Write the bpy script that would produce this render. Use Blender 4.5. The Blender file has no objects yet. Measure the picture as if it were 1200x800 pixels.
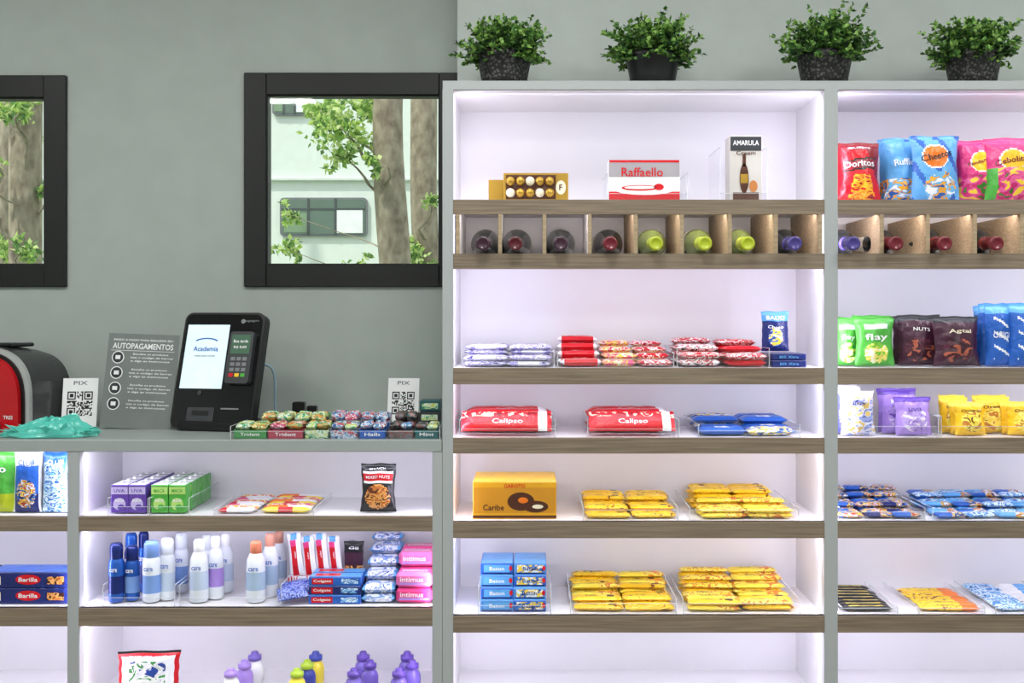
import bpy, math, random
from mathutils import Matrix, Vector, noise
random.seed(7)
sc = bpy.context.scene
sc.view_settings.view_transform = 'Standard'
sc.view_settings.look = 'None'
CAMD, CZ, F = 2.53, 1.45, 1265.0
def S(y=0): return (CAMD + y) / F
def X(px, y=0): return (px - 620) * S(y)
def Z(py, y=0): return CZ - (py - 369) * S(y)
T = Matrix.Translation
def R(a, ax): return Matrix.Rotation(math.radians(a), 4, ax)
RX90 = R(90, 'X')
U = random.uniform

# ------------------------------------------------------------ materials
def lin(c):
    r = []
    for v in c[:3]:
        v = v / 255.0
        r.append(v / 12.92 if v <= 0.04045 else ((v + 0.055) / 1.055) ** 2.4)
    return (r[0], r[1], r[2], 1.0)
_m = {}
def newmat(name):
    m = bpy.data.materials.new(name); m.use_nodes = True
    nt = m.node_tree
    return m, nt, nt.nodes['Principled BSDF'], nt.nodes['Material Output']
def addbump(nt, p, tc, strength, scale, dist=.002, detail=2):
    n2 = nt.nodes.new('ShaderNodeTexNoise'); n2.inputs['Scale'].default_value = scale; n2.inputs['Detail'].default_value = detail
    nt.links.new(tc.outputs['Object'], n2.inputs['Vector'])
    b = nt.nodes.new('ShaderNodeBump'); b.inputs['Strength'].default_value = strength; b.inputs['Distance'].default_value = dist
    nt.links.new(n2.outputs['Fac'], b.inputs['Height']); nt.links.new(b.outputs['Normal'], p.inputs['Normal'])
def pm(name, c=None, rough=.42, metal=0.0, emit=0, var=.06, bump=0, bscale=200, wrap=False):
    if name in _m: return _m[name]
    m, nt, p, o = newmat(name)
    L = lin(c)
    p.inputs['Roughness'].default_value = rough
    p.inputs['Metallic'].default_value = metal
    tc = nt.nodes.new('ShaderNodeTexCoord')
    n = nt.nodes.new('ShaderNodeTexNoise'); n.inputs['Scale'].default_value = 14
    nt.links.new(tc.outputs['Object'], n.inputs['Vector'])
    r = nt.nodes.new('ShaderNodeValToRGB')
    r.color_ramp.elements[0].position = .3; r.color_ramp.elements[1].position = .7
    r.color_ramp.elements[0].color = tuple(max(0, v * (1 - var)) for v in L[:3]) + (1,)
    r.color_ramp.elements[1].color = tuple(min(1, v * (1 + var)) for v in L[:3]) + (1,)
    nt.links.new(n.outputs['Fac'], r.inputs['Fac'])
    nt.links.new(r.outputs['Color'], p.inputs['Base Color'])
    if emit:
        nt.links.new(r.outputs['Color'], p.inputs['Emission Color'])
        p.inputs['Emission Strength'].default_value = emit
    if bump: addbump(nt, p, tc, bump, bscale)
    if wrap: addbump(nt, p, tc, .55, 55, .006, 3); p.inputs['Roughness'].default_value = .3
    _m[name] = m
    return m
def busy(name, pal, scale=70, stretch=(1, 1, 1.6), rough=.3):
    if name in _m: return _m[name]
    m, nt, p, o = newmat(name)
    p.inputs['Roughness'].default_value = rough
    tc = nt.nodes.new('ShaderNodeTexCoord'); mp = nt.nodes.new('ShaderNodeMapping')
    mp.inputs['Scale'].default_value = stretch
    v = nt.nodes.new('ShaderNodeTexNoise'); v.inputs['Scale'].default_value = scale
    v.inputs['Detail'].default_value = 1.5; v.inputs['Distortion'].default_value = 1.2
    r = nt.nodes.new('ShaderNodeValToRGB'); cr = r.color_ramp; cr.interpolation = 'CONSTANT'
    n = len(pal)
    cr.elements[0].position = 0; cr.elements[0].color = lin(pal[0])
    cr.elements[1].position = .36; cr.elements[1].color = lin(pal[1 % n])
    for i in range(2, n):
        e = cr.elements.new(.36 + .30 * (i - 1) / max(1, n - 1)); e.color = lin(pal[i])
    nt.links.new(tc.outputs['Object'], mp.inputs['Vector']); nt.links.new(mp.outputs['Vector'], v.inputs['Vector'])
    nt.links.new(v.outputs['Fac'], r.inputs['Fac']); nt.links.new(r.outputs['Color'], p.inputs['Base Color'])
    addbump(nt, p, tc, .45, 60, .005, 3)
    _m[name] = m
    return m
def wood(name, a, b):
    m, nt, p, o = newmat(name)
    p.inputs['Roughness'].default_value = .55
    tc = nt.nodes.new('ShaderNodeTexCoord'); mp = nt.nodes.new('ShaderNodeMapping')
    mp.inputs['Scale'].default_value = (3, 40, 110)
    n = nt.nodes.new('ShaderNodeTexNoise'); n.inputs['Scale'].default_value = 2.2; n.inputs['Detail'].default_value = 6
    n.inputs['Distortion'].default_value = .3
    r = nt.nodes.new('ShaderNodeValToRGB')
    r.color_ramp.elements[0].position = .32; r.color_ramp.elements[1].position = .68
    r.color_ramp.elements[0].color = lin(a); r.color_ramp.elements[1].color = lin(b)
    nt.links.new(tc.outputs['Object'], mp.inputs['Vector']); nt.links.new(mp.outputs['Vector'], n.inputs['Vector'])
    nt.links.new(n.outputs['Fac'], r.inputs['Fac']); nt.links.new(r.outputs['Color'], p.inputs['Base Color'])
    return m
def clear(name, tint, fac, rough=.05):
    m, nt, p, o = newmat(name)
    nt.nodes.remove(p)
    t = nt.nodes.new('ShaderNodeBsdfTransparent'); t.inputs['Color'].default_value = tint
    g = nt.nodes.new('ShaderNodeBsdfGlossy'); g.inputs['Roughness'].default_value = rough
    mx = nt.nodes.new('ShaderNodeMixShader'); mx.inputs['Fac'].default_value = fac
    nt.links.new(t.outputs[0], mx.inputs[1]); nt.links.new(g.outputs[0], mx.inputs[2])
    nt.links.new(mx.outputs[0], o.inputs['Surface'])
    return m
def translucent(name, c, mix=.5):
    m, nt, p, o = newmat(name)
    p.inputs['Base Color'].default_value = lin(c); p.inputs['Roughness'].default_value = .2
    t = nt.nodes.new('ShaderNodeBsdfTransparent'); t.inputs['Color'].default_value = (.95, 1, 1, 1)
    mx = nt.nodes.new('ShaderNodeMixShader'); mx.inputs['Fac'].default_value = mix
    nt.links.new(t.outputs[0], mx.inputs[1]); nt.links.new(p.outputs[0], mx.inputs[2]); nt.links.new(mx.outputs[0], o.inputs['Surface'])
    return m
ACR = clear('acrylic', (.985, .985, .99, 1), .05)
ACE = translucent('acrylic_edge', (245, 245, 250), .4)
GLASS = clear('window_glass', (.97, .99, .98, 1), .03, .02)
WHITE = pm('white', (240, 240, 242)); BLACK = pm('black', (14, 14, 16), .35)
def W_(n, c): return pm(n, c, wrap=True)
RED = W_('red', (205, 14, 30)); DRED = W_('dark_red', (130, 12, 28)); YEL = W_('yellow', (246, 196, 30)); LYEL = W_('light_yellow', (248, 222, 70))
BLUE = W_('blue', (40, 95, 185)); DBLUE = W_('dark_blue', (28, 40, 104)); LBLUE = W_('light_blue', (95, 165, 225)); TEAL = W_('teal', (50, 165, 150))
GREEN = W_('green', (80, 172, 66)); LIME = pm('lime', (176, 190, 40), .3); PURP = W_('purple', (98, 66, 165)); LPURP = W_('lilac', (170, 138, 218))
PINK = W_('pink', (225, 60, 130)); ORANGE = W_('orange', (236, 120, 28)); BROWN = W_('brown', (78, 40, 22)); GOLD = pm('gold', (190, 150, 60), .3, .6)
GREY = pm('grey', (120, 122, 125)); DGREY = pm('dark_grey', (48, 50, 54)); SILV = pm('silver', (200, 202, 206), .25, .7); CREAM = pm('cream', (235, 225, 200))
PLUM = W_('plum', (66, 30, 50)); FWHITE = W_('film_white', (238, 238, 242)); FBLACK = W_('film_black', (20, 20, 24))

# ------------------------------------------------------------ builder
_tc = {}
def text_geo(s):
    if s in _tc: return _tc[s]
    cu = bpy.data.curves.new('t', 'FONT'); cu.body = s; cu.size = 1; cu.offset = .014; cu.resolution_u = 2
    ob = bpy.data.objects.new('t', cu); sc.collection.objects.link(ob)
    dg = bpy.context.evaluated_depsgraph_get()
    me = bpy.data.meshes.new_from_object(ob.evaluated_get(dg))
    vs = [v.co.copy() for v in me.vertices]; fs = [tuple(p.vertices) for p in me.polygons]
    bpy.data.objects.remove(ob); bpy.data.curves.remove(cu); bpy.data.meshes.remove(me)
    if vs:
        x0 = min(v.x for v in vs); x1 = max(v.x for v in vs); y0 = min(v.y for v in vs); y1 = max(v.y for v in vs)
        vs = [((v.x - x0) / max(1e-6, x1 - x0) - .5, (v.y - y0) / max(1e-6, y1 - y0) - .5) for v in vs]
    _tc[s] = (vs, fs)
    return _tc[s]

class B:
    def __init__(s, name):
        s.name = name; s.v = []; s.f = []; s.mi = []; s.sm = []; s.mats = []
    def m(s, mat):
        if mat not in s.mats: s.mats.append(mat)
        return s.mats.index(mat)
    def add(s, vs, fs, mat, M=None, smooth=False):
        o = len(s.v)
        for v in vs:
            v = Vector(v)
            if M is not None: v = M @ v
            s.v.append(tuple(v))
        many = isinstance(mat, list)
        if not many: k = s.m(mat)
        for i, f in enumerate(fs):
            s.f.append(tuple(a + o for a in f)); s.mi.append(s.m(mat[i]) if many else k); s.sm.append(smooth)
    def box(s, c, d, mat, M=None, bev=0.0):
        hx, hy, hz = d[0] / 2, d[1] / 2, d[2] / 2
        MM = T(c) if M is None else M @ T(c)
        sg = [(a, b, e) for a in (-1, 1) for b in (-1, 1) for e in (-1, 1)]
        if bev <= 0:
            vs = [(a * hx, b * hy, e * hz) for a, b, e in sg]
            s.add(vs, [(0, 1, 3, 2), (4, 6, 7, 5), (0, 4, 5, 1), (2, 3, 7, 6), (0, 2, 6, 4), (1, 5, 7, 3)], mat, MM); return
        b_ = min(bev, hx * .9, hy * .9, hz * .9); vs = []
        for a, b, e in sg:
            vs += [(a * hx, b * (hy - b_), e * (hz - b_)), (a * (hx - b_), b * hy, e * (hz - b_)), (a * (hx - b_), b * (hy - b_), e * hz)]
        I = lambda a, b, e, k: (sg.index((a, b, e))) * 3 + k
        fs = []
        for q in (-1, 1):
            fs.append((I(q, -1, -1, 0), I(q, 1, -1, 0), I(q, 1, 1, 0), I(q, -1, 1, 0)))
            fs.append((I(-1, q, -1, 1), I(1, q, -1, 1), I(1, q, 1, 1), I(-1, q, 1, 1)))
            fs.append((I(-1, -1, q, 2), I(1, -1, q, 2), I(1, 1, q, 2), I(-1, 1, q, 2)))
            for r in (-1, 1):
                fs.append((I(q, r, -1, 0), I(q, r, 1, 0), I(q, r, 1, 1), I(q, r, -1, 1)))
                fs.append((I(q, -1, r, 0), I(q, 1, r, 0), I(q, 1, r, 2), I(q, -1, r, 2)))
                fs.append((I(-1, q, r, 1), I(1, q, r, 1), I(1, q, r, 2), I(-1, q, r, 2)))
                for e in (-1, 1):
                    fs.append((I(q, r, e, 0), I(q, r, e, 1), I(q, r, e, 2)))
        s.add(vs, fs, mat, MM)
    def bx(s, x0, x1, y0, y1, z0, z1, mat, bev=0, M=None):
        s.box(((x0 + x1) / 2, (y0 + y1) / 2, (z0 + z1) / 2), (abs(x1 - x0), abs(y1 - y0), abs(z1 - z0)), mat, M, bev)
    def quad(s, M, x, y, w, h, mat, off=0):
        s.add([(x - w / 2, y - h / 2, off), (x + w / 2, y - h / 2, off), (x + w / 2, y + h / 2, off), (x - w / 2, y + h / 2, off)], [(0, 1, 2, 3)], mat, M)
    def oval(s, M, x, y, rx, ry, mat, off=0, n=24):
        s.add([(x + rx * math.cos(2 * math.pi * i / n), y + ry * math.sin(2 * math.pi * i / n), off) for i in range(n)], [tuple(range(n))], mat, M)
    def text(s, M, x, y, st, w, h, mat, off=.0006, rot=0):
        vs, fs = text_geo(st)
        s.add([(a * w, b * h, 0) for a, b in vs], fs, mat, M @ T((x, y, off)) @ R(rot, 'Z'))
    def lathe(s, prof, mats, M, n=24, smooth=True):
        vs = []; fs = []; ml = []
        for r, z in prof:
            for i in range(n):
                a = 2 * math.pi * i / n; vs.append((r * math.cos(a), r * math.sin(a), z))
        for j in range(len(prof) - 1):
            for i in range(n):
                k = (i + 1) % n
                fs.append((j * n + i, j * n + k, (j + 1) * n + k, (j + 1) * n + i)); ml.append(mats[j] if isinstance(mats, list) else mats)
        fs.append(tuple(range(n))); ml.append(ml[0])
        fs.append(tuple(range((len(prof) - 1) * n, len(prof) * n))); ml.append(ml[-2])
        s.add(vs, fs, ml, M, smooth)
    def extr(s, pts, d, mat, M, side=None):
        n = len(pts)
        vs = [(x, y, 0) for x, y in pts] + [(x, y, -d) for x, y in pts]
        fs = [tuple(range(n)), tuple(range(n, 2 * n))] + [(i, (i + 1) % n, n + (i + 1) % n, n + i) for i in range(n)]
        s.add(vs, fs, [mat, mat] + [side or mat] * n, M)
    def sphere(s, c, r, mat, n=12, M=None):
        prof = [(max(.0001, r * math.sin(math.pi * j / n)), -r * math.cos(math.pi * j / n)) for j in range(n + 1)]
        s.lathe(prof, mat, (M or Matrix.Identity(4)) @ T(c), n * 2)
    def bag(s, M, w, h, t, fn, labels=(), seed=0, nx=30, ny=40):
        def pt(u, v, side, off=0):
            vv = 2 * v - 1
            cr = v < .045 or v > .94
            d = (max(0, 1 - abs(u) ** 2.4)) ** .75 * (max(0, 1 - abs(vv) ** 4)) ** .7
            if not cr:
                e = (1 - abs(u) ** 3)
                d += .18 * noise.noise(Vector((u * 2.3 + seed, v * 3.1, seed * 1.7 + side))) * e
                d += .14 * (abs(noise.noise(Vector((u * 4 + seed * 3, v * 6, seed + side)))) - .2) * e
                d += .10 * math.sin(13 * u + 5 * math.sin(6 * v + seed)) * max(0, abs(vv) - .4) * e
            else: d = .03 + .03 * math.sin(u * 40)
            x = u * w / 2 * (1 - .09 * math.sin(math.pi * v) + .018 * math.sin(9 * v + seed) + .01 * math.sin(23 * v + seed * 2))
            return (x, side * (max(0, d) * t / 2 + off), v * h + (.008 * h * math.sin(5 * u + seed) if v > .5 else 0))
        for side in (-1, 1):
            vs = [pt(-1 + 2 * i / nx, j / ny, side) for j in range(ny + 1) for i in range(nx + 1)]
            fs = []; ml = []
            for j in range(ny):
                for i in range(nx):
                    a = j * (nx + 1) + i
                    fs.append((a, a + 1, a + nx + 2, a + nx + 1)); ml.append(fn(-1 + 2 * (i + .5) / nx, (j + .5) / ny))
            s.add(vs, fs, ml, M, True)
        for (st, u0, v0, wu, hv, mat, rot) in labels:
            vs, fs = text_geo(st); ca, sa = math.cos(math.radians(rot)), math.sin(math.radians(rot)); out = []
            for a, b in vs:
                xx = a * wu * w; yy = b * hv * h
                X_, Y_ = xx * ca - yy * sa, xx * sa + yy * ca
                out.append(pt(u0 + X_ / (w / 2), v0 + Y_ / h, -1, .0016))
            s.add(out, fs, mat, M)
    def flow(s, M, L, W, Th, fn, labels=(), seed=0, nx=20, ny=8):
        def pt(u, v, side, off=0):
            c = abs(u) > .91
            p = (max(0, 1 - abs(v) ** 4)) ** .5 * (max(0, 1 - (abs(u) / .93) ** 10)) ** .5 if not c else .06
            p *= 1 + .16 * noise.noise(Vector((u * 4 + seed, v * 2, seed)))
            return (u * L / 2, v * W / 2 * (1 if c else .96), Th / 2 + side * (p * Th / 2 + off))
        for side in (-1, 1):
            vs = [pt(-1 + 2 * i / nx, -1 + 2 * j / ny, side) for j in range(ny + 1) for i in range(nx + 1)]
            fs = []; ml = []
            for j in range(ny):
                for i in range(nx):
                    a = j * (nx + 1) + i
                    fs.append((a, a + 1, a + nx + 2, a + nx + 1)); ml.append(fn(-1 + 2 * (i + .5) / nx, -1 + 2 * (j + .5) / ny))
            s.add(vs, fs, ml, M, True)
        for (st, u0, v0, wu, hv, mat) in labels:
            vs, fs = text_geo(st)
            s.add([pt(u0 + a * wu * 2, v0 + b * hv * 2, 1, .0012) for a, b in vs], fs, mat, M)
    def carton(s, x, y, z, w, d, h, mat, yaw=0, bev=.0015, top=None):
        M = T((x, y + d / 2, z)) @ R(yaw, 'Z')
        s.box((0, 0, h / 2), (w, d, h), mat, M, bev)
        FM = M @ T((0, -d / 2 - .0006, 0)) @ RX90
        TM = M @ T((0, 0, h + .0006))
        if top: s.quad(TM, 0, 0, w - .004, d - .004, top)
        return FM, TM
    def build(s):
        me = bpy.data.meshes.new(s.name); me.from_pydata(s.v, [], s.f)
        for mt in s.mats: me.materials.append(mt)
        me.polygons.foreach_set('material_index', s.mi); me.polygons.foreach_set('use_smooth', s.sm)
        me.update()
        ob = bpy.data.objects.new(s.name, me); sc.collection.objects.link(ob)
        return ob

# ------------------------------------------------------------ room
WALLY = .45
RW = .28
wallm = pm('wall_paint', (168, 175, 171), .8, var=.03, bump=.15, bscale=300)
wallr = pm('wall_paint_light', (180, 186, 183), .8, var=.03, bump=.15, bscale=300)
def win(px0, px1, py0, py1):
    return X(px0, WALLY), X(px1, WALLY), Z(py1, WALLY), Z(py0, WALLY)
W2 = win(287, 541, 86, 336); W1 = win(-172, 79, 89, 336)
b = B('wall_back')
xs = [-2.6, W1[0], W1[1], W2[0], W2[1], X(536, RW)]
y0, y1 = WALLY, WALLY + .12
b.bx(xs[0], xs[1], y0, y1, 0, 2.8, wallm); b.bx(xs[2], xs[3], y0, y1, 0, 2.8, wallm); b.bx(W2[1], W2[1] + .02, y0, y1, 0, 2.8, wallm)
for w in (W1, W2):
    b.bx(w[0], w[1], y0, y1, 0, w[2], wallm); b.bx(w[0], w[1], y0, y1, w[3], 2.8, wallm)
b.build()
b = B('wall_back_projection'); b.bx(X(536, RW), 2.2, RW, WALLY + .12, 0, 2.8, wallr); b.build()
for nm, a in (('wall_left', (-2.72, -2.6, -4.2, .57)), ('wall_right', (2.2, 2.32, -4.2, .57)), ('wall_front', (-2.72, 2.32, -4.32, -4.2))):
    b = B(nm); b.bx(*a, 0, 2.8, wallr); b.build()
b = B('floor'); b.bx(-2.72, 2.32, -4.32, .57, -.1, 0, pm('floor_tile', (165, 160, 153), .35, bump=.1, bscale=20)); b.build()
b = B('ceiling'); b.bx(-2.72, 2.32, -4.32, .57, 2.8, 2.9, WHITE); b.build()
FR = pm('window_frame_black', (6, 7, 8), .5)
for k, w in enumerate((W1, W2)):
    b = B('window_%d' % (k + 1)); t = 26 * S(WALLY)
    fy0, fy1 = WALLY - .012, WALLY + .05
    b.bx(w[0], w[0] + t, fy0, fy1, w[2], w[3], FR, .002); b.bx(w[1] - t, w[1], fy0, fy1, w[2], w[3], FR, .002)
    b.bx(w[0] + t, w[1] - t, fy0, fy1, w[2], w[2] + t, FR, .002); b.bx(w[0] + t, w[1] - t, fy0, fy1, w[3] - t, w[3], FR, .002)
    g = .003
    b.bx(w[0] + t, w[0] + t + g, fy0 + .008, fy0 + .03, w[2] + t, w[3] - t, FR); b.bx(w[1] - t - g, w[1] - t, fy0 + .008, fy0 + .03, w[2] + t, w[3] - t, FR)
    b.bx(w[0] + t + g, w[1] - t - g, fy0 + .008, fy0 + .03, w[2] + t, w[2] + t + g, FR); b.bx(w[0] + t + g, w[1] - t - g, fy0 + .008, fy0 + .03, w[3] - t - g, w[3] - t, FR)
    b.bx(w[0] + t + g, w[1] - t - g, fy0 + .018, fy0 + .022, w[2] + t + g, w[3] - t - g, GLASS)
    b.build()

# ------------------------------------------------------------ outside
def OX(px, D): return (px - 620) * D / F
def OZ(py, D): return CZ - (py - 369) * D / F
b = B('ground_outside'); b.bx(-14, 8, .6, 16, -.25, -.15, pm('grass', (120, 145, 85), .9, var=.3)); b.build()
FAC = pm('facade_paint', (222, 230, 222), .8, var=.03)
D = 8.0; by = D - CAMD
b = B('building_facade')
b.bx(-12, 4, by, by + .3, -.2, 5, FAC)
def rrect(w, h, r, n=6):
    pts = []
    for sx, sy, a0 in ((1, 1, 0), (-1, 1, 90), (-1, -1, 180), (1, -1, 270)):
        for k in range(n + 1):
            a = math.radians(a0 + 90 * k / n)
            pts.append((sx * (w / 2 - r) + r * math.cos(a), sy * (h / 2 - r) + r * math.sin(a)))
    return pts
def bwin(p0, p1, q0, q1):
    x0, x1, z0, z1 = OX(p0, D), OX(p1, D), OZ(q1, D), OZ(q0, D)
    cx, cz, w, h = (x0 + x1) / 2, (z0 + z1) / 2, x1 - x0, z1 - z0
    M = T((cx, by - .03, cz)) @ RX90
    b.extr(rrect(w, h, .03), .03, GREY, M); b.extr(rrect(w - .03, h - .03, .02), .005, pm('far_glass', (98, 118, 106), .3), M @ T((0, 0, .006)))
    b.quad(M, w * .3, -h * .12, w * .30, h * .6, WHITE, .008)
    for q in (-.17, .14): b.quad(M, w * q, 0, .018, h * .95, pm('far_mullion', (70, 78, 78)), .009)
    b.quad(M, 0, h * .2, w * .96, .014, _m['far_mullion'], .0095)
    b.quad(M, -w * .32, -h * .15, w * .26, h * .5, pm('far_blind', (125, 150, 118)), .008)
bwin(329, 431, 232, 277); bwin(320, 362, 90, 136); bwin(-30, 30, 225, 275)
b.bx(-12, 4, by - .04, by, OZ(212, D), OZ(210, D), pm('far_ledge', (205, 212, 204)))
b.build()
def bark():
    m, nt, p, o = newmat('bark'); p.inputs['Roughness'].default_value = .9
    tc = nt.nodes.new('ShaderNodeTexCoord'); mp = nt.nodes.new('ShaderNodeMapping'); mp.inputs['Scale'].default_value = (6, 6, 3.5)
    n = nt.nodes.new('ShaderNodeTexNoise'); n.inputs['Scale'].default_value = 4; n.inputs['Detail'].default_value = 8
    r = nt.nodes.new('ShaderNodeValToRGB'); r.color_ramp.elements[0].position = .3; r.color_ramp.elements[1].position = .72
    r.color_ramp.elements[0].color = lin((120, 106, 90)); r.color_ramp.elements[1].color = lin((176, 165, 144))
    nt.links.new(tc.outputs['Object'], mp.inputs['Vector']); nt.links.new(mp.outputs['Vector'], n.inputs['Vector'])
    nt.links.new(n.outputs['Fac'], r.inputs['Fac']); nt.links.new(r.outputs['Color'], p.inputs['Base Color'])
    bp = nt.nodes.new('ShaderNodeBump'); bp.inputs['Strength'].default_value = .5; bp.inputs['Distance'].default_value = .02
    nt.links.new(n.outputs['Fac'], bp.inputs['Height']); nt.links.new(bp.outputs['Normal'], p.inputs['Normal'])
    return m
BARK = bark()
def leafmat(name, c):
    m, nt, p, o = newmat(name); p.inputs['Base Color'].default_value = lin(c); p.inputs['Roughness'].default_value = .55
    t = nt.nodes.new('ShaderNodeBsdfTranslucent'); t.inputs['Color'].default_value = lin(c)
    mx = nt.nodes.new('ShaderNodeMixShader'); mx.inputs['Fac'].default_value = .4
    nt.links.new(p.outputs[0], mx.inputs[1]); nt.links.new(t.outputs[0], mx.inputs[2]); nt.links.new(mx.outputs[0], o.inputs['Surface'])
    return m
LEAFS = [leafmat('leaf_pale', (222, 236, 165)), leafmat('leaf_light', (196, 222, 120)), leafmat('leaf_mid', (150, 190, 95)), leafmat('leaf_deep', (100, 142, 72))]
def leafpoly(bb, p, d, up, L, W, mat):
    d = d.normalized(); sd = d.cross(up)
    if sd.length < 1e-4: sd = Vector((1, 0, 0))
    sd.normalize(); nn = sd.cross(d)
    vs = [p, p + d * L * .45 + sd * W / 2 + nn * L * .08, p + d * L, p + d * L * .45 - sd * W / 2 + nn * L * .08]
    bb.add(vs, [(0, 1, 2), (0, 2, 3)], mat)
def rv():
    while True:
        v = Vector((U(-1, 1), U(-1, 1), U(-1, 1)))
        if .05 < v.length < 1: return v.normalized()
def limb(bb, p0, p1, r0, r1, seg=14, wob=.05, seed=0):
    vs = []; fs = []; n = 14
    for j in range(seg + 1):
        t = j / seg; c = p0.lerp(p1, t) + Vector((noise.noise(Vector((t * 3, seed, 0))), noise.noise(Vector((t * 3, seed, 5))), 0)) * wob * min(1, t * 4)
        r = r0 + (r1 - r0) * t
        for i in range(n):
            a = 2 * math.pi * i / n; rr = r * (1 + .14 * noise.noise(Vector((math.cos(a) * 1.5, math.sin(a) * 1.5 + seed, t * 8))))
            vs.append(c + Vector((rr * math.cos(a), rr * math.sin(a), 0)))
    for j in range(seg):
        for i in range(n):
            k = (i + 1) % n; fs.append((j * n + i, j * n + k, (j + 1) * n + k, (j + 1) * n + i))
    bb.add(vs, fs, BARK, None, True)
def tree(px, D, wpx, clumps, seed, lean=0):
    bb = B('tree'); x = OX(px, D); y = D - CAMD; r = wpx * D / F / 2
    limb(bb, Vector((x - lean, y, -.2)), Vector((x + lean, y, 5)), r * 1.1, r * .95, 30, .12, seed)
    for (p, q, rad, n) in clumps:
        c = Vector((OX(p, D), y + U(-.3, .3), OZ(q, D))); rr = rad * D / F
        limb(bb, Vector((x, y, c.z - .3)), c, .014, .004, 8, .1, seed + p)
        for sub in range(max(4, n // 11)):
            sc_ = c + rv() * rr * U(.2, 1.25)
            for i in range(18):
                p_ = sc_ + rv() * rr * .4 * U(.2, 1); d = rv(); d.z -= .3
                leafpoly(bb, p_, d, rv(), U(.026, .046), U(.016, .028), random.choice(LEAFS))
    bb.build()
tree(468, 5.2, 34, [(400, 150, 36, 300), (430, 124, 26, 220), (375, 128, 24, 140), (408, 182, 22, 110), (450, 196, 12, 50), (452, 225, 10, 40), (352, 122, 16, 70)], 3, .05)
tree(499, 5.9, 30, [(490, 302, 22, 220), (508, 240, 12, 50), (333, 290, 16, 100), (325, 245, 12, 70), (508, 288, 18, 140), (420, 306, 14, 40)], 8, -.04)
tree(34, 5.0, 34, [(20, 126, 28, 180), (52, 140, 14, 60), (6, 190, 14, 80), (50, 225, 10, 50), (8, 250, 16, 80), (12, 290, 22, 140), (52, 298, 14, 80)], 12, .05)
tree(2, 6.4, 16, [(-10, 160, 30, 120), (0, 250, 26, 120)], 15, .1)

# ------------------------------------------------------------ shelving
WOOD = wood('shelf_oak', (112, 97, 82), (142, 126, 107))
WOODL = wood('divider_oak', (152, 132, 106), (182, 160, 130))
LAM = pm('white_laminate', (230, 228, 231), .35, var=.01)
LAMG = pm('panel_edge_white', (168, 172, 174), .45, var=.01)
CTOP = pm('counter_laminate', (156, 162, 161), .35, var=.02)
ZT1, ZT0 = 1.998, 1.978
SH = [(1.72, 1.686), (1.594, 1.558), (1.326, 1.288), (1.162, 1.126), (.966, .928), (.746, .707), (.53, .49)]
ZA, ZB, ZC, ZD, ZE, ZF, ZI = [a[0] for a in SH]
BX = [(-.178, .692), (.722, 1.592)]
b = B('display_shelving_unit')
for x0, x1 in ((-.202, -.178), (.692, .722), (1.592, 1.62)):
    b.bx(x0, x1, 0, RW - .012, 0, ZT0, LAM); b.bx(x0 - .0006, x1 + .0006, -.004, .001, 0, ZT0, LAMG)
b.bx(-.202, 1.62, -.004, RW - .001, ZT0, ZT1, LAMG)
b.bx(-.178, 1.592, .001, RW - .012, ZT0 - .002, ZT0, LAM)
b.bx(-.202, 1.62, RW - .012, RW - .001, 0, ZT0, LAM)
for x0, x1 in BX:
    for a, c in SH:
        b.bx(x0, x1, .001, RW - .012, a - .018, a, LAM); b.bx(x0, x1, -.004, .012, c, a, WOOD)
    b.bx(x0, x1, .02, .035, 0, .1, LAMG)
divs = [533, 586, 638, 691, 745, 799, 855, 909, 961]
for i, px in enumerate(divs):
    x = X(px + (3.5 if i == 0 else 0))
    b.bx(x - .003, x + .003, .0, RW - .012, ZB, SH[0][1] + .016, LAM); b.bx(x - .0045, x + .0045, -.003, .002, ZB, SH[0][1], WOODL)
    if i > 3: b.bx(x - .0046, x - .003, .002, RW - .014, ZB, SH[0][1] + .016, WOODL)
for px in (1033, 1087, 1142, 1197, 1251, 1305, 1360):
    x = X(px); b.bx(x - .0045, x + .0045, -.003, RW - .012, ZB, SH[0][1], WOODL)
b.build()
ZG, ZH = .978, .764
LSH = [(.978, .944), (.764, .722), (.53, .49)]
LX = [(-1.054, -.226), (-1.95, -1.08)]
LD = .27
b = B('counter_shelving_unit')
b.bx(-1.98, -.204, -.006, WALLY - .001, 1.130, 1.158, CTOP, .002)
for x0, x1 in ((-.226, -.204), (-1.08, -1.054), (-1.976, -1.95)):
    b.bx(x0, x1, 0, LD, 0, 1.130, LAM); b.bx(x0 - .0005, x1 + .0005, -.004, .001, 0, 1.130, LAMG)
b.bx(-1.976, -.204, LD, LD + .012, 0, 1.13, LAM)
for x0, x1 in LX:
    for a, c in LSH:
        b.bx(x0, x1, .001, LD, a - .018, a, LAM); b.bx(x0, x1, -.004, .012, c, a, WOOD)
    b.bx(x0, x1, .02, .035, 0, .1, LAMG)
b.build()

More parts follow.
